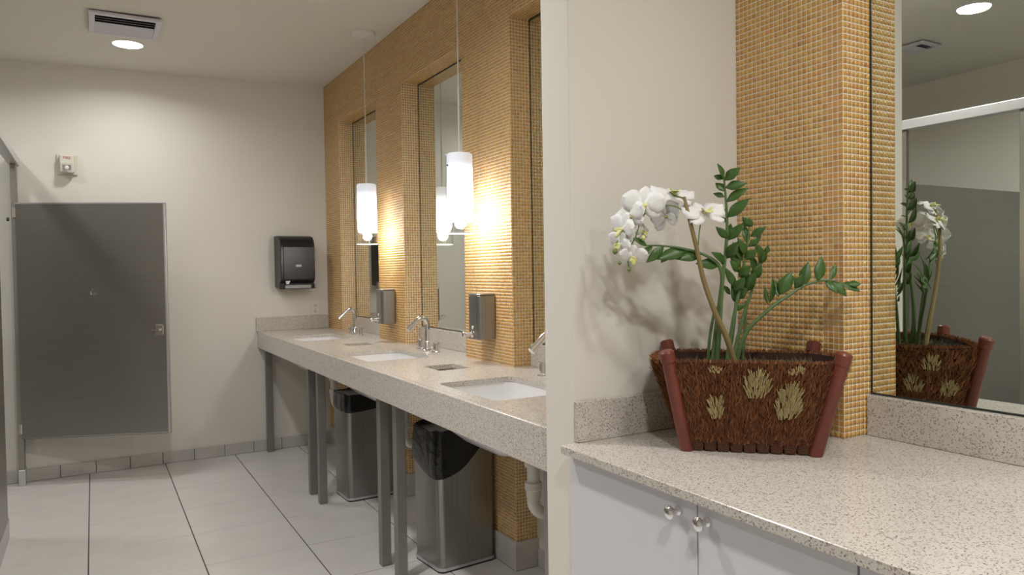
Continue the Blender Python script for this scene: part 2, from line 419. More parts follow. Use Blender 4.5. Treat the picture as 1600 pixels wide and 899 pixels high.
# keep clear of the piers: counter body up to the pier fronts, with tongues into the niches
slab_with_holes(XC+.0221, XW-.001, CY0, CY1, ZK-.02, ZK, holes).build('countertop', 'granite', sc)
for y0, y1 in ((4.397, 5.178), (3.176, 3.954), (1.932, 2.712)):
    box(XW-.001, 1.659, y0, y1, ZK-.02, ZK).build('countertop_niche', 'granite', sc)
    box(1.640, 1.6595, y0, y1, ZK+.0003, ZS).build('backsplash', 'granite', sc, bevel=.0015)
box(XC, XC+.022, CY0, CY1, ZG, ZK).build('apron', 'granite', sc, bevel=.003)
box(XC-.008, XW-.001, YB-.021, YB-.001, ZK+.0003, ZS).build('backsplash', 'granite', sc, bevel=.0015)
for y0 in (5.48, 4.28, 4.075, 3.06, 2.865, 1.675):
    box(1.075, 1.118, y0, y0+.043, 0, ZK-.0205).build('leg', 'leg', sc, bevel=.002)
for y0, y1 in ((4.118, 4.28), (2.908, 3.06)):
    box(1.08, 1.113, y0, y1, .825, .859).build('leg_brace', 'leg', sc)
for y in (5.48, 4.2, 2.98, 1.68):
    box(1.119, 1.545, y, y+.03, .825, .859).build('support_bar', 'leg', sc)

# sinks ------------------------------------------------------------------
for idx, y in enumerate(SINKS):
    lab = ['white undermount basin nearest the back wall, under the farthest faucet', 'middle white undermount basin, between the two square chute cutouts',
           'white undermount basin nearest the cream dividing wall'][idx]
    t = thing('sink', lab, 'sink', (1.265, y, .66), 'undermount basins in the stone counter')
    rings = []
    for dx, z in ((-.002, ZK-.0205), (.004, ZK-.06), (.012, ZK-.11), (.035, ZK-.145), (.09, ZK-.155)):
        rings.append([(a, b, z) for a, b in rr(SX0+dx, SX1-dx, y-SL/2+dx, y+SL/2-dx, max(.02, .04-dx*.2), 4)])
    inner = MB().loft(rings, cap=False); n = len(rings[0]); inner.f.append(tuple(range(4*n, 5*n)))
    outer = [[(a, b, z) for a, b in rr(SX0+dx, SX1-dx, y-SL/2+dx, y+SL/2-dx, .045, 4)] for dx, z in ((-.002, ZK-.0205), (-.022, ZK-.0205), (-.022, ZK-.04), (-.010, ZK-.10), (.018, ZK-.165), (.065, ZK-.205), (.125, ZK-.225))]
    k = len(inner.v)
    inner.loft(outer, cap=False); inner.f.append(tuple(range(k+6*n, k+7*n)))
    inner.build('basin', 'porcelain', t, smooth=True)
    MB().lathe([(.001, ZK-.154), (.022, ZK-.154), (.022, ZK-.152), (.012, ZK-.150), (.001, ZK-.150)], (1.30, y, 0), n=16).build('drain', 'chrome', t, smooth=True)
    cx, cy = 1.345, y-.06
    MB().lathe([(.026, ZK-.215), (.026, .62), (.031, .618), (.031, .60), (.023, .598), (.023, .545), (.030, .543), (.032, .520), (.027, .515), (.027, .49)], (cx, cy, 0), n=18).build('tailpipe', 'pvc', t, smooth=True)
    MB().tube(arc([(cx, cy, .50), (cx, cy, .465), (cx+.02, cy, .435), (cx+.055, cy, .424), (cx+.09, cy, .44), (cx+.105, cy, .475), (cx+.105, cy, .505)], 5), .023, 14).build('trap', 'pvc', t, smooth=True)
    MB().tube(arc([(cx+.105, cy, .50), (cx+.105, cy, .53), (cx+.125, cy, .555), (cx+.19, cy, .56), (1.652, cy, .56)], 5), .021, 14).build('trap_arm', 'pvc', t, smooth=True)
    MB().lathe([(.04, 0), (.04, .006), (.024, .012), (.022, .012)], (1.655, cy, .56), 'x', 18).build('wall_flange', 'chrome', t, smooth=True)

# faucets -----------------------------------------------------------------
for idx, y in enumerate((4.794, 3.570, 2.335)):
    lab = ['chrome faucet farthest from the viewer, beside the first mosaic pillar', 'chrome faucet between the two soap dispensers, bent spout over the middle basin',
           'chrome faucet cut off by the edge of the cream dividing wall'][idx]
    bx = 1.525
    t = thing('faucet', lab, 'faucet', (bx, y, ZK), 'chrome bent-spout faucets')
    MB().lathe([(.026, 0), (.026, .004), (.019, .008), (.0165, .012), (.0165, .045), (.0135, .05)], (bx, y, ZK), n=18).build('base', 'chrome', t, smooth=True)
    pts = arc([(bx, y, ZK+.04), (bx, y, ZK+.10), (bx, y, ZK+.140), (bx-.010, y, ZK+.166), (bx-.030, y, ZK+.174), (bx-.048, y, ZK+.166), (bx-.080, y, ZK+.138), (bx-.106, y, ZK+.116)], 5)
    MB().tube(pts, .0135, 14).build('spout', 'chrome', t, smooth=True)
    a, b = pts[-1], pts[-2]; d = (a-b).normalized()
    MB().tube([a-d*.018, a+d*.004], .0155, 14).build('aerator', 'chrome', t, smooth=True)
    for s in (-1, 1):
        hd = MB().lathe([(.024, 0), (.024, .003), (.016, .006), (.016, .046), (.0145, .05), (.001, .05)], (bx+.006, y+s*.10, ZK), n=16).build('handle', 'chrome', t, smooth=True)
        MB().tube([(bx+.006, y+s*.10, ZK+.047), (bx+.006, y+s*.135, ZK+.050)], .005, 8).build('lever', 'chrome', hd, smooth=True)

# soap dispensers -----------------------------------------------------------
for idx, y0 in enumerate((4.115, 2.872)):
    lab = ['stainless soap dispenser on the mosaic pillar farther away', 'stainless soap dispenser on the nearer mosaic pillar, below the closer pendant lamp'][idx]
    t = thing('soap_dispenser', lab, 'soap dispenser', (XW, y0+.05, .99), 'wall soap dispensers')
    y1 = y0+.105; xf = XW-.085
    MB().loft([[(x, y, z) for x, y in ((XW-.0015, y0-.008), (XW-.0015, y1+.008), (XW-.02, y1+.008), (xf+.012, y1), (xf, y1-.012), (xf, y0+.012), (xf+.012, y0), (XW-.02, y0-.008))] for z in (.992, 1.188)]).build('housing', 'steel', t, bevel=.004)
    MB().loft([[(x, y, z) for x, y in ((XW-.004, y0-.010), (XW-.004, y1+.010), (XW-.02, y1+.010), (xf+.010, y1+.002), (xf-.002, y1-.012), (xf-.002, y0+.012), (xf+.010, y0-.002), (XW-.02, y0-.010))] for z in (1.1885, 1.197)]).build('lid', 'steel', t, bevel=.003)
    ym = (y0+y1)/2
    MB().lathe([(.001, 0), (.016, 0), (.016, -.006), (.009, -.010), (.007, -.034), (.011, -.036), (.013, -.046), (.011, -.052), (.001, -.053)], (xf-.001, ym, 1.016), 'x', 16).build('push_valve', 'chrome', t, smooth=True)
    MB().lathe([(.001, 0), (.008, 0), (.008, -.003), (.001, -.004)], (xf-.001, ym, 1.045), 'x', 14).build('sight_window', 'white', t, smooth=True)
    MB().tube([(xf-.025, ym, 1.010), (xf-.025, ym, .997)], .005, 8).build('nozzle', 'chrome', t)

# trash bins ------------------------------------------------------------------
def bin_(loc, rz, lab, sag):
    t = thing('trash_bin', lab, 'trash bin', (loc[0], loc[1], 0), 'steel bins under the counter'); 
    ORG[t] = (0, 0, 0)
    hx, hy, h = .145, .125, .60
    def rect(gx, gy, r, n=5): return rr(-gx, gx, -gy, gy, r, n)
    MB().loft([[(x, y, z) for x, y in rect(hx*s, hy*s, .028)] for z, s in ((.018, .965), (.3, .985), (h, 1.0))]).build('body', 'steel', t, smooth=True)
    MB().loft([[(x, y, z) for x, y in rect(hx*.985, hy*.985, .028)] for z in (0, .008)]).build('foot', 'blackm', t)
    MB().loft([[(x, y, z) for x, y in rect(hx*1.0, hy*1.0, .03)] for z in (.008, .020)]).build('base_rim', 'rail', t, smooth=True)
    # liner: folded over the rim, hem hangs unevenly
    R = []; b0 = rr(-hx, hx, -hy, hy, .03, 7); base = []
    for i in range(len(b0)):
        p, q = Vector(b0[i]), Vector(b0[(i+1) % len(b0)]); kk = max(1, round((q-p).length/.012))
        base += [tuple(p.lerp(q, e/kk)) for e in range(kk)]
    n = len(base)
    rnd = random.Random(sag*100)
    ph = [rnd.uniform(0, 6.28) for _ in range(4)]
    def wob(i, a): return a*(math.sin(i*2*math.pi*3/n+ph[0])*.5+math.sin(i*2*math.pi*7/n+ph[1])*.3+math.sin(i*2*math.pi*11/n+ph[2])*.2)
    def hem(i):
        x, y = base[i]; a = math.atan2(y, x); near = max(0, math.cos(a-math.radians(208)))
        return h-.075-sag*near**.8
    for kk, (out, fz) in enumerate(((1.012, 1.0), (1.022, .66), (1.03, .33), (1.028, .1), (1.01, 0))):
        ring = []
        for i, (x, y) in enumerate(base):
            z = hem(i)+(h+.006-hem(i))*fz; s = out+wob(i+kk, .014)*(1-fz*.7)+sag*.35*max(0, math.cos(math.atan2(y, x)-math.radians(208)))*math.sin(math.pi*min(1, fz+.15))
            ring.append((x*s, y*s, z))
        R.append(ring)
    R = R[::-1]
    R += []
    for sc_, z in ((.985, h+.012), (.93, h-.01), (.88, h-.08), (.5, h-.12)):
        R.insert(0, [(x*(sc_+wob(i, .03)), y*(sc_+wob(i+3, .03)), z+wob(i, .012)) for i, (x, y) in enumerate(base)])
    b = MB().loft(R, cap=False); b.f.append(tuple(range(n)))
    b.build('liner_bag', 'bag', t, smooth=True)
    t.rotation_euler = (0, 0, rz)
bin_((1.362, 4.150), math.radians(2), 'stainless trash bin farther back under the counter, small black liner fold', .02)
bin_((1.392, 2.985), math.radians(5), 'stainless trash bin nearest the viewer, black liner sagging over its corner', .12)

# ================================================================== NEAR VANITY
XV = .956
vc = thing('vanity_countertop', 'speckled stone vanity top that carries the planter, with low backsplashes', 'countertop', (1.3, .5, ZK-.02))
mb = MB().loft([[(XV, -.5, z), (XV, 1.448, z), (WE-.002, 1.448, z), (WE-.002, 1.4545, z), (XW-.001, 1.4545, z), (XW-.001, 1.1215, z), (1.658, 1.1215, z), (1.658, .322, z), (XW-.001, .322, z), (XW-.001, -.5, z)] for z in (ZK-.020, ZK)])
mb.build('slab', 'granite', vc, bevel=.0015)
box(WE+.003, XW-.001, 1.4395, 1.4545, ZK+.0003, ZS).build('backsplash', 'granite', vc, bevel=.0015)
box(1.640, 1.6595, .322, 1.1205, ZK+.0003, ZS).build('backsplash', 'granite', vc, bevel=.0015)
def cabinet(y0, y1, ym, lab):
    t = thing('vanity_cabinet', lab, 'cabinet', (1.3, (y0+y1)/2, 0), 'white cabinets under the vanity top')
    box(1.004, 1.55, y0+.001, y1-.001, .09, ZK-.0205).build('carcass', 'gap', t)
    box(1.05, 1.55, y0+.001, y1-.001, 0, .089).build('toe_kick', 'cab', t)
    for a, b, s in ((ym+.0015, y1-.002, 1), (y0+.0015, ym-.0015, -1)):
        d = box(.985, 1.0035, a, b, .095, ZK-.022).build('door', 'cab', t, bevel=.001)
        ky = ym + s*(.050 if s > 0 else .028); kz = .824
        MB().lathe([(.001, 0), (.0095, 0), (.0095, -.004), (.0055, -.008), (.0055, -.017), (.010, -.019), (.0135, -.023), (.0135, -.027), (.010, -.031), (.001, -.033)], (.9848, ky, kz), 'x', 20).build('knob', 'chrome', d, smooth=True)
cabinet(.689, 1.4535, 1.025, 'white two-door vanity cabinet with chrome knobs beside the dividing wall')
cabinet(.0, .688, .345, 'white vanity cabinet whose door edge just shows at the bottom right')

# ================================================================== TOILET STALLS
XS = -.41
st = thing('toilet_stalls', 'brushed steel toilet stall front with a tall door standing open', 'stall', (XS, 3.5, 0))
def pil(y0, y1, xw=.030):
    p = box(XS-xw/2, XS+xw/2, y0, y1, .02, 2.0).build('pilaster', 'panelsteel', st, bevel=.002)
    box(XS-xw/2-.004, XS+xw/2+.004, y0-.004, y1+(.0 if y1 > 5.5 else .004), 0, .10).build('shoe', 'rail', p, bevel=.002)
    return p
far_p = pil(5.45, 5.548)
pil(3.55, 4.40); pil(2.31, 2.91); pil(1.20, 1.768)
hr = box(XS-.028, XS+.028, 1.10, 5.553, 2.002, 2.052).build('headrail', 'rail', st, bevel=.004)
for y in (3.90, 2.607, 1.48):
    box(XL+.001, XS-.018, y-.0125, y+.0125, .30, 1.775).build('divider_panel', 'panelsteel', st, bevel=.002)
def slabdoor(h0, ang, width, z0, z1, name, latch=True):
    """door hinged at h0, pointing along ang, as a rotated slab"""
    d = Vector((math.cos(ang), math.sin(ang), 0)); nrm = Vector((-d.y, d.x, 0)); h0 = Vector((h0[0], h0[1], 0))
    def P(a, b, z): return tuple(h0 + d*a + nrm*b + Vector((0, 0, z)))
    def bx(a0, a1, b0, b1, za, zb):
        return MB().add([P(a0,b0,za),P(a1,b0,za),P(a1,b1,za),P(a0,b1,za),P(a0,b0,zb),P(a1,b0,zb),P(a1,b1,zb),P(a0,b1,zb)],
                        [(0,3,2,1),(4,5,6,7),(0,1,5,4),(1,2,6,5),(2,3,7,6),(3,0,4,7)])
    dr = bx(0, width, -.0125, .0125, z0, z1).build(name, 'panelsteel', st, bevel=.002)
    bx(width-.0125, width+.001, -.0145, .0145, z0, z1).build('edge_trim', 'rail', dr, bevel=.002)
    bx(0, width, -.0145, .0145, z1-.006, z1+.003).build('edge_trim', 'rail', dr, bevel=.001)
    bx(0, width, -.0135, .0135, z0-.003, z0+.005).build('edge_trim', 'leg', dr, bevel=.001)
    if latch:
        bx(width-.075, width-.025, -.022, -.0126, .925, .99).build('latch_plate', 'chrome', dr, bevel=.003)
        MB().tube([P(width-.05, -.02, .957), P(width-.05, -.045, .957)], .009, 10).build('latch_knob', 'chrome', dr)
        bx(width-.095, width-.04, -.035, -.028, .952, .962).build('latch_bar', 'chrome', dr)
        MB().tube(arc([P(width*.5, -.0126, 1.185), P(width*.5, -.03, 1.185), P(width*.5, -.04, 1.192), P(width*.5, -.042, 1.208)], 4), .004, 8).build('coat_hook', 'chrome', dr, smooth=True)
        MB().tube([P(width*.5, -.0126, 1.215), P(width*.5, -.022, 1.218)], .005, 8).build('coat_hook', 'chrome', dr)
    return dr, P
ang = math.atan2(5.11-5.45, .40+.42)
dr, P = slabdoor((XS+.012, 5.435), ang, .875, .30, 1.757, 'door')
for z in (1.70, .36):
    MB().tube([(XS+.004, 5.437, z-.03), (XS+.004, 5.437, z+.03)], .013, 12).build('hinge', 'chrome', far_p, smooth=True)
    box(XS-.004, XS+.03, 5.425, 5.447, z-.022, z+.022).build('hinge_block', 'chrome', far_p, bevel=.003)
MB().lathe([(.001, 0), (.012, 0), (.012, .012), (.001, .016)], (XS-.035, 5.40, 1.655), 'x', 12).build('bumper', 'darkmetal', far_p)
dr2, _ = slabdoor((XS, 3.50), math.radians(-90), .575, .30, 1.757, 'door', latch=False)

# ================================================================== WALL FITTINGS
t = thing('paper_towel_dispenser', 'black paper towel dispenser with a rounded front on the back wall', 'dispenser', (1.29, YB, 1.19))
def prof(x, D=1.0, z0=1.185, z1=1.573, y=YB-.001):
    pts = [(0, z0+.012), (0, z1), (-.10, z1), (-.155, z1-.012), (-.19, z1-.045), (-.205, z1-.09), (-.205, z0+.10), (-.20, z0+.065), (-.165, z0+.045), (-.165, z0)]
    return [(x, y+a*D, z) for a, z in pts]
MB().loft([prof(1.166), prof(1.412)]).build('housing', 'black', t, bevel=.005)
MB().loft([[(1.185, YB-.20+a, z) for a, z in ((0, 1.25), (0, 1.50), (-.012, 1.49), (-.012, 1.255))], [(1.395, YB-.20+a, z) for a, z in ((0, 1.25), (0, 1.50), (-.012, 1.49), (-.012, 1.255))]]).build('front_cover', 'black', t, bevel=.004)
box(1.272, 1.312, YB-.2135, YB-.2121, 1.345, 1.362).build('logo_plate', 'grey', t)
for i in range(4): box(1.276+i*.009, 1.282+i*.009, YB-.2142, YB-.2136, 1.350, 1.357).build('logo_letter', 'white', t)
box(1.20, 1.385, YB-.19, YB-.166, 1.190, 1.215).build('feed_lip', 'grey', t, bevel=.003)
MB().add([(1.20, YB-.196, 1.245), (1.235, YB-.196, 1.245), (1.222, YB-.1975, 1.222), (1.205, YB-.1975, 1.222), (1.20, YB-.192, 1.245), (1.235, YB-.192, 1.245), (1.222, YB-.1935, 1.222), (1.205, YB-.1935, 1.222)],
         [(0,1,2,3),(7,6,5,4),(0,4,5,1),(1,5,6,2),(2,6,7,3),(3,7,4,0)]).build('paper', 'paper', t)
MB().lathe([(.001, 0), (.018, 0), (.018, .012), (.001, .014)], (1.4125, YB-.165, 1.205), 'x', 16).build('feed_knob', 'grey', t, smooth=True)

t = thing('wall_outlet', 'white electrical outlet on the back wall below the paper towel dispenser', 'outlet', (1.457, YB, .982))
box(1.428, 1.486, YB-.006, YB-.0005, .9825, 1.085).build('cover_plate', 'white', t, bevel=.002)
for z in (1.008, 1.052):
    s = box(1.443, 1.471, YB-.008, YB-.006, z-.012, z+.014).build('socket', 'ivory', t, bevel=.001)
    for dx in (-.006, .006): box(1.457+dx-.0012, 1.457+dx+.0012, YB-.0085, YB-.008, z-.003, z+.008).build('slot', 'black', s)
MB().lathe([(.001, 0), (.003, 0), (.003, -.001), (.001, -.0012)], (1.457, YB-.006, 1.031), 'y', 10).build('screw', 'chrome', t)

t = thing('fire_alarm_strobe', 'ivory fire alarm strobe with faceted clear lens high on the back wall', 'alarm', (-.123, YB, 1.955))
box(-.182, -.066, YB-.012, YB-.0005, 1.958, 2.090).build('back_plate', 'ivory', t, bevel=.004)
box(-.165, -.083, YB-.055, YB-.012, 1.968, 2.083).build('body', 'ivory', t, bevel=.008)
ln = MB().loft([[(-.16, YB-.055, 1.970), (-.088, YB-.055, 1.970), (-.088, YB-.055, 2.030), (-.16, YB-.055, 2.030)], [(-.148, YB-.082, 1.980), (-.10, YB-.082, 1.980), (-.10, YB-.082, 2.014), (-.148, YB-.082, 2.014)]]).build('strobe_lens', 'chrome', t)
MB().lathe([(.001, -.002), (.012, -.002), (.012, -.006), (.001, -.009)], (-.124, YB-.0805, 1.997), 'y', 12).build('strobe_tube', 'white', t, smooth=True)
def text_obj(body, loc, rot, size, mt, parent, name='lettering', ext=.0004):
    cu = bpy.data.curves.new(name, 'FONT'); cu.body = body; cu.size = size; cu.extrude = ext; cu.align_x = 'CENTER'; cu.align_y = 'CENTER'
    tmp = bpy.data.objects.new(name, cu); COL.objects.link(tmp); bpy.context.view_layer.update()
    me = bpy.data.meshes.new_from_object(tmp.evaluated_get(bpy.context.evaluated_depsgraph_get())); bpy.data.objects.remove(tmp)
    me.materials.clear(); me.materials.append(M[mt]); me.name = name
    o = bpy.data.objects.new(name, me); COL.objects.link(o); o.parent = parent; off = Vector(ORG[parent]); o.location = Vector(loc)-off; o.rotation_euler = rot; return o
text_obj('FIRE', (-.124, YB-.0556, 2.062), (math.pi/2, 0, 0), .024, 'red', t)

# ================================================================== CEILING FITTINGS
def downlight(x, y, lab, W=DOWN_W):
    z = ceil_z(x, y); t = thing('ceiling_downlight', lab, 'ceiling light', (x, y, z), 'recessed ceiling lamps')
    MB().lathe([(.080, .004), (.092, .004), (.092, -.003), (.082, -.006), (.078, -.002)], (x, y, z), n=32).build('trim_ring', 'white', t, smooth=True)
    MB().lathe([(.001, -.0025), (.079, -.0025), (.079, -.0045), (.04, -.0075), (.001, -.008)], (x, y, z), n=32).build('lens', 'lens', t, smooth=True)
    la = bpy.data.lights.new('lamp', 'AREA'); la.shape = 'DISK'; la.size = .15; la.energy = W; la.color = (1, .985, .965); la.spread = math.radians(158)
    lo = bpy.data.objects.new('lamp', la); COL.objects.link(lo); lo.parent = t; lo.location = (0, 0, -.012)
downlight(.217, 4.927, 'round glowing ceiling downlight beside the air vent near the back wall', DOWN_W*.42)
downlight(-.87, 2.22, 'round glowing ceiling downlight seen in the mirror above the stall', DOWN_W*.8)
downlight(-.87, 4.70, 'recessed downlight over the farthest stall', DOWN_W*.38)
downlight(.217, 2.35, 'recessed downlight over the aisle by the sinks', DOWN_W*1.15)
downlight(.217, -.20, 'recessed downlight over the aisle by the vanity', DOWN_W*1.2)
downlight(1.15, .25, 'unseen lamp added over the vanity top', DOWN_W*.38)  # added lamp, stands in for aisle light thrown back by the vanity mirror
downlight(1.15, -.75, 'second unseen lamp added over the end of the vanity top', DOWN_W*.5)  # added lamp, splits the vanity light to soften the plant shadows
def vent(x0, x1, y0, y1, lab, nslat, openlo):
    z = min(ceil_z(x0, y0), ceil_z(x0, y1))-.002; t = thing('ceiling_vent', lab, 'air vent', ((x0+x1)/2, (y0+y1)/2, z)); b = .030
    box(x0+.01, x1-.01, y0+.01, y1-.01, z-.002, z+.001).build('throat', 'ventdark', t)
    for a in ((x0, x1, y0, y0+b), (x0, x1, y1-b, y1), (x0, x0+b, y0+b, y1-b), (x1-b, x1, y0+b, y1-b)):
        box(*a, z-.016, z).build('frame', 'vent', t, bevel=.003)
    L = y1-y0-2*b; p = L/nslat
    for i in range(nslat):
        ya = y0+b+p*i; tilt = .012 if i < openlo else -.012
        zc = z-.010
        MB().add([(x0+b, ya, zc-tilt*.5), (x1-b, ya, zc-tilt*.5), (x1-b, ya+p*.86, zc+tilt*.5), (x0+b, ya+p*.86, zc+tilt*.5),
                  (x0+b, ya, zc-tilt*.5+.0015), (x1-b, ya, zc-tilt*.5+.0015), (x1-b, ya+p*.86, zc+tilt*.5+.0015), (x0+b, ya+p*.86, zc+tilt*.5+.0015)],
                 [(0,3,2,1),(4,5,6,7),(0,1,5,4),(1,2,6,5),(2,3,7,6),(3,0,4,7)]).build('slat', 'vent', t)
vent(.015, .362, 4.36, 4.73, 'white louvred air vent in the ceiling at top left', 8, 4)
vent(-1.34, -1.14, 2.66, 2.84, 'grey square ceiling vent seen reflected in the large mirror', 6, 3)

def pendant(x, y, lab, rz):
    zc = ceil_z(x, y); t = thing('pendant_lamp', lab, 'pendant lamp', (x, y, zc), 'glass pendant lamps over the sink counter')
    ORG[t] = (0, 0, 0); ct = -.885      # shade top, below the ceiling
    MB().lathe([(.001, 0), (.070, 0), (.070, -.008), (.064, -.016), (.02, -.020), (.008, -.034), (.001, -.034)], n=28).build('canopy', 'white', t, smooth=True)
    MB().tube([(0, 0, -.03), (0, 0, ct+.3)], .0028, 8).build('cord', 'cord', t)
    MB().tube([(0, 0, ct+.30), (0, 0, ct+.01)], .0045, 8).build('stem', 'cord', t)
    MB().lathe([(.001, ct-.003), (.012, ct-.003), (.012, ct-.07), (.017, ct-.075), (.017, ct-.12), (.001, ct-.122)], n=16).build('socket', 'grey', t, smooth=True)
    # frosted inner shade, lower rim cut in a wave
    ro, ri = .0575, .0555; n = 48; R = []
    def rim(q): return -.262-.035*math.sin(q-rz)-.014*math.sin(2*q-rz*1.7)
    def ring(r, zf): return [(r*math.cos(2*math.pi*j/n), r*math.sin(2*math.pi*j/n), zf(2*math.pi*j/n)) for j in range(n)]
    rings = [ring(.013, lambda q: 0.), ring(ro-.006, lambda q: 0.), ring(ro, lambda q: -.006)] + [ring(ro, (lambda f: lambda q: -.006+(rim(q)+.006)*f)(f)) for f in (.25, .5, .75, 1)] + \
            [ring(ri, (lambda f: lambda q: -.006+(rim(q)+.006)*f)(f)) for f in (1, .5, .02)] + [ring(.013, lambda q: -.004)]
    sh = MB().loft(rings, cap=False).build('frosted_shade', 'shade', t, smooth=True); sh.location = (0, 0, ct)
    gl = MB().loft([ring(.0635, lambda q: -.352), ring(.0635, lambda q: -.004), ring(.0605, lambda q: -.004), ring(.0605, lambda q: -.352), ring(.0635, lambda q: -.352)], cap=False).build('glass_sleeve', 'glass', t, smooth=True); gl.location = (0, 0, ct)
    rm = MB().loft([ring(.0637, lambda q: -.3545), ring(.0637, lambda q: -.351), ring(.0603, lambda q: -.351), ring(.0603, lambda q: -.3545), ring(.0637, lambda q: -.3545)], cap=False).build('glass_rim', 'white', t, smooth=True); rm.location = (0, 0, ct)
    for s in (rz+2.2,): MB().lathe([(.001, 0), (.004, 0), (.004, .004), (.001, .005)], (0, 0, 0), 'x', 10).build('set_screw', 'darkmetal', t).location = (.0635*math.cos(s), .0635*math.sin(s), ct-.055)
    MB().lathe([(.001, ct-.122), (.016, ct-.13), (.026, ct-.16), (.026, ct-.19), (.015, ct-.213), (.001, ct-.216)], n=16).build('bulb', 'lens', t, smooth=True)
    lp = bpy.data.lights.new('bulb_light', 'POINT'); lp.energy = PEND_W; lp.color = (1, .93, .80); lp.shadow_soft_size = .03
    lo = bpy.data.objects.new('bulb_light', lp); COL.objects.link(lo); lo.parent = t; lo.location = (0, 0, ct-.30)
pendant(1.416, 4.180, 'white glass pendant lamp farther from the viewer, in front of the far soap dispenser pillar', 4.4)
pendant(1.428, 2.944, 'white glass pendant lamp nearer the viewer, hanging beside the nearer soap dispenser pillar', 1.0)

# ================================================================== PLANTER BASKET
bu = Vector((.716, -.698, 0)); bv = Vector((.698, .716, 0)); bc = Vector((1.2685, 1.153, ZK))
BH = .205
def bl(a, b, z): return bc + bu*a + bv*b + Vector((0, 0, z))
pb = thing('basket_planter', 'brown coir basket planter with four slanted red wooden posts and straw tufts', 'planter', tuple(bl(0, .09, 0)))
# corner rails at bottom / top for shell (slightly inside the posts)
CB = {'FL': (-.128, .004), 'FR': (.128, .004), 'BR': (.118, .158), 'BL': (-.132, .158)}
CT = {'FL': (-.168, -.026), 'FR': (.178, -.026), 'BR': (.158, .203), 'BL': (-.178, .203)}
order = ['FL', 'FR', 'BR', 'BL']
BUL = {('FL', 'FR'): .006, ('FR', 'BR'): .046, ('BR', 'BL'): .004, ('BL', 'FL'): .044}
def shell_pt(c, f, inset=0.):
    a = CB[c][0]+(CT[c][0]-CB[c][0])*f; b = CB[c][1]+(CT[c][1]-CB[c][1])*f
    ca, cb = 0., .085
    a += (ca-a)*inset; b += (cb-b)*inset
    return bl(a, b, .010+f*(BH-.010))
def side_pt(c0, c1, s, f, inset=0.):
    """point on a side of the basket; the woven sides belly out between the posts"""
    p = shell_pt(c0, f, inset).lerp(shell_pt(c1, f, inset), s)
    al = (shell_pt(c1, f)-shell_pt(c0, f)).normalized(); ou = al.cross(Vector((0, 0, 1)))
    return p+ou*(BUL[(c0, c1)]*math.sin(math.pi*s)**.7*(.35+.65*f))
SIDES = list(BUL)
def ringp(f, inset=0.): return [side_pt(c0, c1, k/6, f, inset) for c0, c1 in SIDES for k in range(6)]
shell = MB().loft([ringp(0), ringp(.5), ringp(1), ringp(1, .09), ringp(.8, .09)], cap=False); nr = 24
shell.f.append(tuple(reversed(range(nr)))); shell.f.append(tuple(range(4*nr, 5*nr)))
shell.build('basket_body', 'coirbase', pb)
MB().loft([ringp(.81, .095), ringp(.91, .095)]).build('soil', 'soil', pb)
PBt = {'FL': (-.1375, 0), 'FR': (.1375, 0), 'BR': (.122, .165), 'BL': (-.140, .165)}
PTp = {'FL': (-.180, -.034), 'FR': (.192, -.034), 'BR': (.166, .210), 'BL': (-.190, .208)}
for c in order:
    a = bl(*PBt[c], .0); b = bl(*PTp[c], .232); d = (b-a).normalized()
    p = MB().tube([a+Vector((0, 0, .0)), a+(b-a)*.5, b-d*.028, b-d*.026, b-d*.004, b], [.0150, .0150, .0150, .0172, .0172, .0135], 14).build('post', 'post', pb, smooth=True)
# fibres on the four sides
def fibre(mb, base, d, L, r, side):
    tip = base+d*L; s = side*r; nrm = d.cross(side).normalized()*r
    mb.add([base-s, base+s, base+nrm*1.5, tip], [(0, 1, 3), (1, 2, 3), (2, 0, 3)])
def fill_side(c0, c1, n, name):
    mb = MB()
    for i in range(n):
        s = random.random(); f = random.uniform(.04, .98)
        p = side_pt(c0, c1, s, f)
        along = (shell_pt(c1, f)-shell_pt(c0, f)).normalized(); upv = (shell_pt(c0, 1)-shell_pt(c0, 0)).lerp(shell_pt(c1, 1)-shell_pt(c1, 0), s).normalized()
        out = along.cross(upv).normalized()
        d = (upv*random.uniform(.7, 1.1)+out*random.uniform(.05, .6)+along*random.gauss(0, .25)).normalized()
        L = random.uniform(.014, .034)
        if f > .88: L *= .6
        fibre(mb, p+out*random.uniform(-.001, .005), d, L, random.uniform(.0011, .0027), along)
    return mb.build(name, 'coir', pb, kind='stuff')
fill_side('FL', 'FR', 6500, 'coir_fibres'); fill_side('FR', 'BR', 2600, 'coir_fibres'); fill_side('BR', 'BL', 2600, 'coir_fibres'); fill_side('BL', 'FL', 2600, 'coir_fibres')
# fringe on the rim
mb = MB()
for c0, c1 in (('FL', 'FR'), ('FR', 'BR'), ('BR', 'BL'), ('BL', 'FL')):
    for i in range(500):
        s = random.random(); p = side_pt(c0, c1, s, 1).lerp(side_pt(c0, c1, s, 1, .09), random.random())
        fibre(mb, p, Vector((random.gauss(0, .3), random.gauss(0, .3), 1)).normalized(), random.uniform(.004, .011), .0016, bu)
mb.build('rim_fibres', 'coir', pb, kind='stuff')
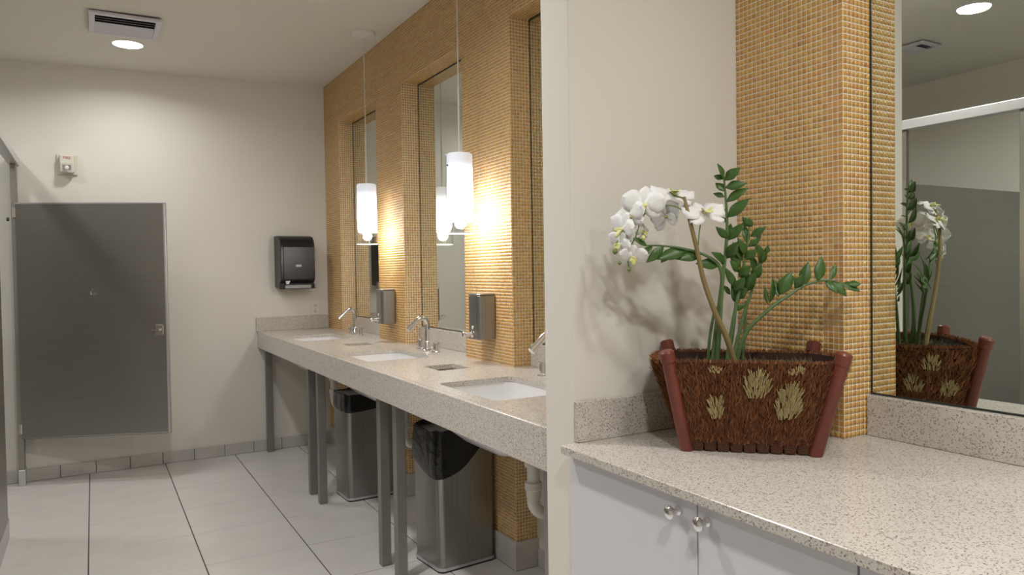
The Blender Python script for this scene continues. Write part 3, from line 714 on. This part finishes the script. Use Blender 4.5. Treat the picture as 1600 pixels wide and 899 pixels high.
# straw tufts
def tuft(c0, c1, s, f, wdt, hgt, n=60):
    mb = MB(); p0 = side_pt(c0, c1, s, f)
    along = (shell_pt(c1, f)-shell_pt(c0, f)).normalized(); upv = (shell_pt(c0, 1)-shell_pt(c0, 0)).lerp(shell_pt(c1, 1)-shell_pt(c1, 0), s).normalized(); out = along.cross(upv).normalized()
    for i in range(n):
        h = random.random(); xo = random.uniform(-1, 1)*(.25+.75*math.sin(math.pi*min(1, .25+.65*h)))*wdt/2
        p = p0+along*xo+upv*(h-.5)*hgt*.75+out*.010
        d = (upv*1.0+along*(xo/wdt*.9+random.gauss(0, .1))+out*random.uniform(.12, .35)).normalized()
        q = p+d*random.uniform(.22, .38)*hgt
        mb.tube([p, q], [random.uniform(.0012, .0018), .0008], 5)
    mb.build('straw_tuft', 'straw', pb)
tuft('FL', 'FR', .255, .46, .032, .058, 90); tuft('FL', 'FR', .535, .74, .048, .066, 130); tuft('FL', 'FR', .755, .53, .042, .084, 140)
tuft('FL', 'FR', .27, .93, .026, .018, 30); tuft('FL', 'FR', .77, .93, .032, .022, 36)
tuft('BL', 'FL', .35, .6, .030, .05); tuft('BL', 'FL', .6, .92, .030, .03); tuft('FR', 'BR', .3, .45, .034, .05); tuft('FR', 'BR', .52, .8, .036, .045); tuft('FR', 'BR', .72, .5, .036, .05)
tuft('BR', 'BL', .5, .9, .036, .03); tuft('BR', 'BL', .2, .6, .036, .05)
# coir lumps along the foot
for c0, c1, n in (('FL', 'FR', 9), ('FR', 'BR', 5), ('BL', 'FL', 5)):
    for i in range(n):
        p = side_pt(c0, c1, (i+.5)/n, 0); al = (shell_pt(c1, 0)-shell_pt(c0, 0)); w_ = al.length/n*.47; al.normalize(); ou = al.cross(Vector((0, 0, 1)))
        mb = MB(); rings = []
        for z, s in ((-.008, .92), (0, 1), (.018, 1), (.024, .85)):
            rings.append([p+al*(math.copysign(abs(math.cos(q))**.45, math.cos(q))*w_*s)+ou*(math.copysign(abs(math.sin(q))**.45, math.sin(q))*.006*s)+Vector((0, 0, z+.000)) for q in (2*math.pi*j/12+.26 for j in range(12))])
        mb.loft(rings).build('coir_lump', 'coirlump', pb, smooth=True)
# moss on top
mb = MB()
for i in range(700):
    a = random.uniform(-.15, .15); b = random.uniform(-.005, .175); p = bl(a, b, BH*.905)
    fibre(mb, p, Vector((random.gauss(0, .8), random.gauss(0, .8), random.uniform(.2, .9))).normalized(), random.uniform(.010, .028), .0013, bu)
mb.build('moss', 'moss', pb, kind='stuff')

# ================================================================== PLANTS
FH = Vector((fw.x, fw.y, 0)).normalized()
PC = bl(0, .09, 0)
def at(px, py, off=0.):
    """pixel on the upright plane through the basket centre, moved off metres away from the viewer"""
    d = ray(px, py); t_ = (Vector((PC.x, PC.y, 0)).dot(FH)+off)/Vector((d.x, d.y, 0)).dot(FH); return Vector((0, 0, H))+d*t_
def leaf(mb, base, tip, wdt, nrm, cup=.18, fold=.25):
    d = tip-base; L = d.length; d = d/L; side = d.cross(nrm).normalized(); nrm = side.cross(d)
    prof_ = [(0, .08), (.12, .45), (.28, .88), (.42, 1.0), (.58, .90), (.75, .62), (.89, .28), (1, .0)]
    V = []
    for s, w_ in prof_:
        c = base+d*(L*s)-nrm*(cup*L*s*s*.6)
        V += [c-side*(w_*wdt/2)+nrm*(fold*w_*wdt/2), c, c+side*(w_*wdt/2)+nrm*(fold*w_*wdt/2)]
    Fc = []
    for i in range(len(prof_)-1):
        k = i*3; Fc += [(k, k+1, k+4, k+3), (k+1, k+2, k+5, k+4)]
    mb.add(V, Fc)
    return mb
def solid(o, th=.0012):
    md = o.modifiers.new('thickness', 'SOLIDIFY'); md.thickness = th; return o
zz = thing('zz_plant', 'dark green plant with glossy paired leaves growing from the basket', 'plant', tuple(bl(-.02, .09, BH*.90)))
toC = -FH
SOILZ = ZK+BH*.90
def frond(pts, r0, r1, leaves, default_n=None):
    """pts: (px,py,off) of the stem; leaves: (bx,by,tx,ty,width m,off,[off tip])"""
    P_ = [at(*p) for p in pts]
    if P_[0].z > SOILZ: P_[0].z = SOILZ
    cur = arc(P_, 5); n = len(cur)
    MB().tube(cur, [r0+(r1-r0)*i/(n-1) for i in range(n)], 8).build('stem', 'stem', zz, smooth=True)
    for L in leaves:
        bx_, by_, tx_, ty_, w_, o0, o1 = L
        b = at(bx_, by_, o0); q = at(tx_, ty_, o1)
        nrm = (toC+Vector((random.gauss(0, .35), random.gauss(0, .35), random.uniform(.15, .6)))).normalized()
        solid(leaf(MB(), b, q, w_*1.08, nrm).build('leaf', 'leaf', zz, smooth=True))
c5 = lambda x, y: (1080+x/2.811, 240+y/2.811)
def L5(bx_, by_, tx_, ty_, w_, o0, o1): return (*c5(bx_, by_), *c5(tx_, ty_), w_, o0, o1)
# tall upright frond
A0 = .0
frond([(1113, 556, .0), (1121, 500, .0), (1131, 420, .01), (1136, 360, .015), (1134, 310, .015), (1130, 268, .01)], .0062, .002,
      [L5(143, 110, 122, 42, .019, .01, .0), L5(148, 118, 214, 60, .024, .01, -.01), L5(140, 112, 98, 95, .013, .01, .02), L5(150, 150, 244, 128, .022, .012, -.01), L5(146, 165, 108, 125, .019, .012, .02),
       L5(155, 212, 246, 146, .022, .012, -.015), L5(146, 190, 95, 172, .012, .012, .03), L5(160, 280, 254, 196, .026, .012, -.015), L5(152, 252, 112, 236, .011, .012, .03), L5(155, 305, 134, 274, .013, .012, .03),
       L5(160, 372, 110, 322, .018, .012, .0), L5(165, 380, 228, 304, .022, .012, -.01), L5(160, 385, 178, 300, .016, .015, .04), L5(148, 480, 96, 432, .020, .01, -.02), L5(158, 460, 204, 388, .026, .01, -.02), L5(146, 500, 130, 430, .014, .01, .03)])
# arching frond to the left
c4 = lambda x, y: (930+x/4.495, 250+y/4.495)
def L4(bx_, by_, tx_, ty_, w_, o0, o1): return (*c4(bx_, by_), *c4(tx_, ty_), w_, o0, o1)
frond([(1120, 552, -.01), (1126, 480, -.025), (1127, 425, -.04), (1108, 402, -.05), (1070, 389, -.055), (1030, 384, -.05), (1008, 384, -.05)], .0055, .0016,
      [L4(880, 735, 712, 725, .024, -.04, -.05), L4(890, 725, 832, 645, .014, -.04, -.06), L4(745, 660, 572, 690, .026, -.05, -.06), L4(640, 630, 442, 690, .028, -.05, -.065), L4(480, 612, 362, 722, .022, -.05, -.06), L4(400, 605, 315, 690, .018, -.05, -.06), L4(365, 605, 265, 540, .015, -.05, -.06), L4(540, 615, 460, 730, .02, -.05, -.03)])
# dense middle fronds
frond([(1135, 556, .02), (1146, 500, .02), (1158, 440, .02), (1166, 390, .02), (1172, 345, .02)], .0055, .0018,
      [L5(265, 320, 225, 280, .018, .02, .01), L5(268, 322, 258, 278, .011, .02, .03), L5(262, 365, 328, 322, .018, .02, .0), L5(250, 410, 310, 362, .016, .02, .01), L5(246, 398, 232, 300, .018, .02, .03), L5(240, 450, 210, 370, .020, .02, .0),
       L5(235, 465, 290, 420, .022, .02, .0), L5(225, 470, 190, 388, .022, .02, .01), L5(215, 500, 168, 420, .022, .02, .01), L5(210, 540, 262, 492, .024, .02, .0), L5(205, 520, 175, 470, .020, .02, .0), L5(196, 590, 150, 500, .018, .02, .01), L5(190, 605, 236, 545, .022, .02, .0)])
frond([(1143, 556, .035), (1160, 500, .04), (1176, 450, .045), (1188, 405, .045), (1197, 388, .045)], .005, .0018,
      [L5(330, 440, 336, 402, .013, .045, .04), L5(315, 460, 282, 392, .018, .045, .04), L5(300, 480, 298, 405, .018, .045, .02), L5(305, 485, 332, 430, .017, .045, .03), L5(280, 520, 262, 440, .022, .045, .03), L5(268, 550, 310, 488, .024, .045, .03), L5(245, 590, 236, 500, .022, .045, .03), L5(235, 610, 285, 520, .024, .045, .02), L5(205, 660, 180, 580, .022, .04, .02), L5(200, 640, 246, 590, .020, .04, .02), L5(170, 620, 140, 575, .013, .04, .03), L5(190, 690, 242, 660, .012, .04, .03)])
# low arching frond to the right
frond([(1148, 550, -.01), (1165, 522, -.02), (1200, 485, -.03), (1235, 460, -.035), (1262, 444, -.035), (1295, 438, -.03), (1322, 446, -.03), (1336, 452, -.03)], .0052, .0014,
      [L5(345, 655, 370, 545, .024, -.03, -.03), L5(335, 660, 322, 582, .010, -.03, -.01), L5(385, 630, 365, 550, .016, -.03, -.01), L5(390, 620, 445, 515, .028, -.03, -.035), L5(400, 615, 392, 545, .018, -.03, -.015), L5(455, 590, 495, 530, .022, -.035, -.05), L5(470, 590, 452, 535, .016, -.035, -.015), L5(490, 585, 512, 474, .024, -.035, -.035), L5(555, 562, 578, 450, .024, -.035, -.03), L5(612, 556, 640, 480, .014, -.03, -.01), L5(590, 562, 645, 610, .018, -.03, -.05), L5(620, 562, 686, 625, .022, -.03, -.045), L5(660, 572, 748, 600, .024, -.03, -.035), L5(690, 575, 748, 570, .016, -.03, -.03)])
# thin bare stalks
for pts in ([(1105, 556, .01), (1110, 520, .0), (1118, 480, .0)], [(1138, 556, .05), (1146, 515, .05), (1150, 470, .05)], [(1160, 552, .05), (1164, 515, .05), (1166, 470, .05)]):
    P_ = [at(*p) for p in pts]; P_[0].z = SOILZ
    MB().tube(arc(P_, 4), .0035, 8).build('stem', 'stem', zz, smooth=True)

orc = thing('orchid', 'white orchid spray on a tan arching stalk beside the dark green leaves', 'flower', tuple(at(1150, 560, -.03)))
P_ = [at(*p) for p in [(1150, 558, -.03), (1136, 530, -.04), (1118, 490, -.05), (1100, 440, -.06), (1089, 390, -.065), (1079, 350, -.065), (1073, 325, -.06), (1069, 308, -.055)]]
P_[0].z = SOILZ; cu = arc(P_, 4)
MB().tube(cu, [.0072-.0036*i/(len(cu)-1) for i in range(len(cu))], 8).build('stalk', 'orchstem', orc, smooth=True)
def stem_(pts, r=.0016, name='flower_stem'):
    cu = arc([at(*p) for p in pts], 4); MB().tube(cu, r, 6).build(name, 'bud', orc, smooth=True)
stem_([(1075, 340, -.06), (1062, 326, -.06), (1046, 321, -.06), (1030, 323, -.055), (1010, 330, -.05)])
stem_([(1010, 330, -.05), (1001, 345, -.05), (996, 362, -.055), (992, 374, -.055)])
stem_([(1090, 395, -.065), (1093, 360, -.06), (1098, 335, -.05)])
stem_([(1070, 310, -.055), (1055, 306, -.05), (1046, 300, -.05)])
stem_([(992, 372, -.055), (984, 390, -.055), (981, 405, -.055), (983, 419, -.055)])
stem_([(992, 374, -.055), (975, 371, -.055), (964, 378, -.055), (962, 392, -.055)])
def petal(mb, c, d, side, nrm, L, W, bend, ruffle=.0):
    prof_ = [(0, .22), (.15, .55), (.35, .9), (.55, 1.0), (.75, .9), (.9, .6), (1, .25)]
    V = []; K = 5
    for s, w_ in prof_:
        for k in range(K):
            x_ = (k/(K-1)*2-1); p = c+d*(L*s)+side*(x_*w_*W/2)+nrm*(bend*L*s*s-(x_*x_)*W*.10+ruffle*math.sin(9*s+4*x_)*W*.12)
            V.append(p)
    Fc = []
    for i in range(len(prof_)-1):
        for k in range(K-1): a = i*K+k; Fc.append((a, a+1, a+K+1, a+K))
    return mb.add(V, Fc)
def flower(px, py, off, facing, roll, size):
    c = at(px, py, off); n = Vector(facing).normalized()
    a = n.cross(Vector((0, 0, 1))); a = a.normalized() if a.length > .1 else Vector((1, 0, 0)); b = a.cross(n).normalized()
    fl_ = MB().lathe([(.001, -.004), (.005, -.003), (.006, 0), (.004, .003), (.001, .004)], tuple(c), n=10).build('flower', 'lip', orc, smooth=True)
    def dirv(q): return (a*math.cos(q)+b*math.sin(q)).normalized()
    for q, L, W, bd in ((90, .85, .62, -.12), (210, .85, .60, -.15), (330, .85, .60, -.15), (18, 1.0, 1.02, .06), (162, 1.0, 1.02, .06)):
        q = math.radians(q+roll); d = dirv(q); s = n.cross(d)
        o = petal(MB(), c+n*(.0 if L < .9 else .002), d, s, n, L*size, W*size, bd, .35).build('petal', 'petal', fl_, smooth=True); solid(o, .0007)
    q = math.radians(270+roll); d = dirv(q)
    solid(petal(MB(), c+n*.004, (d*.5+n*.85).normalized(), n.cross(d), (n*.5-d*.85).normalized(), size*.42, size*.36, -.5).build('lip', 'lip', fl_, smooth=True), .0008)
    for sgn in (-1, 1):
        dd = (dirv(math.radians(270+roll+sgn*65))*.8+n*.5).normalized()
        solid(petal(MB(), c+n*.003, dd, n.cross(dd).normalized(), n, size*.3, size*.22, .4).build('lip', 'lip', fl_, smooth=True), .0008)
T = lambda r_, u_, f_: r2*r_+u2*u_-FH*f_      # right, up, towards viewer
flower(1005, 320, -.055, T(-.35, .15, .9), 5, .052)
flower(985, 338, -.050, T(-.8, .15, .5), -10, .046)
flower(972, 358, -.055, T(-.85, -.05, .5), 20, .044)
flower(1052, 303, -.040, T(.15, .86, .5), 15, .054)
flower(1101, 332, -.055, T(.1, .72, .65), -8, .056)
flower(1040, 338, .010, T(.75, .25, -.5), 12, .050)
flower(968, 382, -.055, T(-.7, -.25, .6), 30, .034)
flower(990, 402, -.065, T(-.2, -.5, .8), 0, .034)
flower(1002, 362, -.03, T(.5, .1, .3), 10, .036)
for px, py, off, r_, mt in ((961, 393, -.06, .0062, 'bud'), (968, 411, -.06, .0042, 'bud'), (983, 421, -.06, .0048, 'bud'), (1005, 372, -.06, .0055, 'lip')):
    c = at(px, py, off)
    MB().lathe([(.001, -1.2*r_), (.6*r_, -.9*r_), (r_, -.1*r_), (.8*r_, .7*r_), (.3*r_, 1.1*r_), (.001, 1.2*r_)], tuple(c), n=12).build('bud', mt, orc, smooth=True)
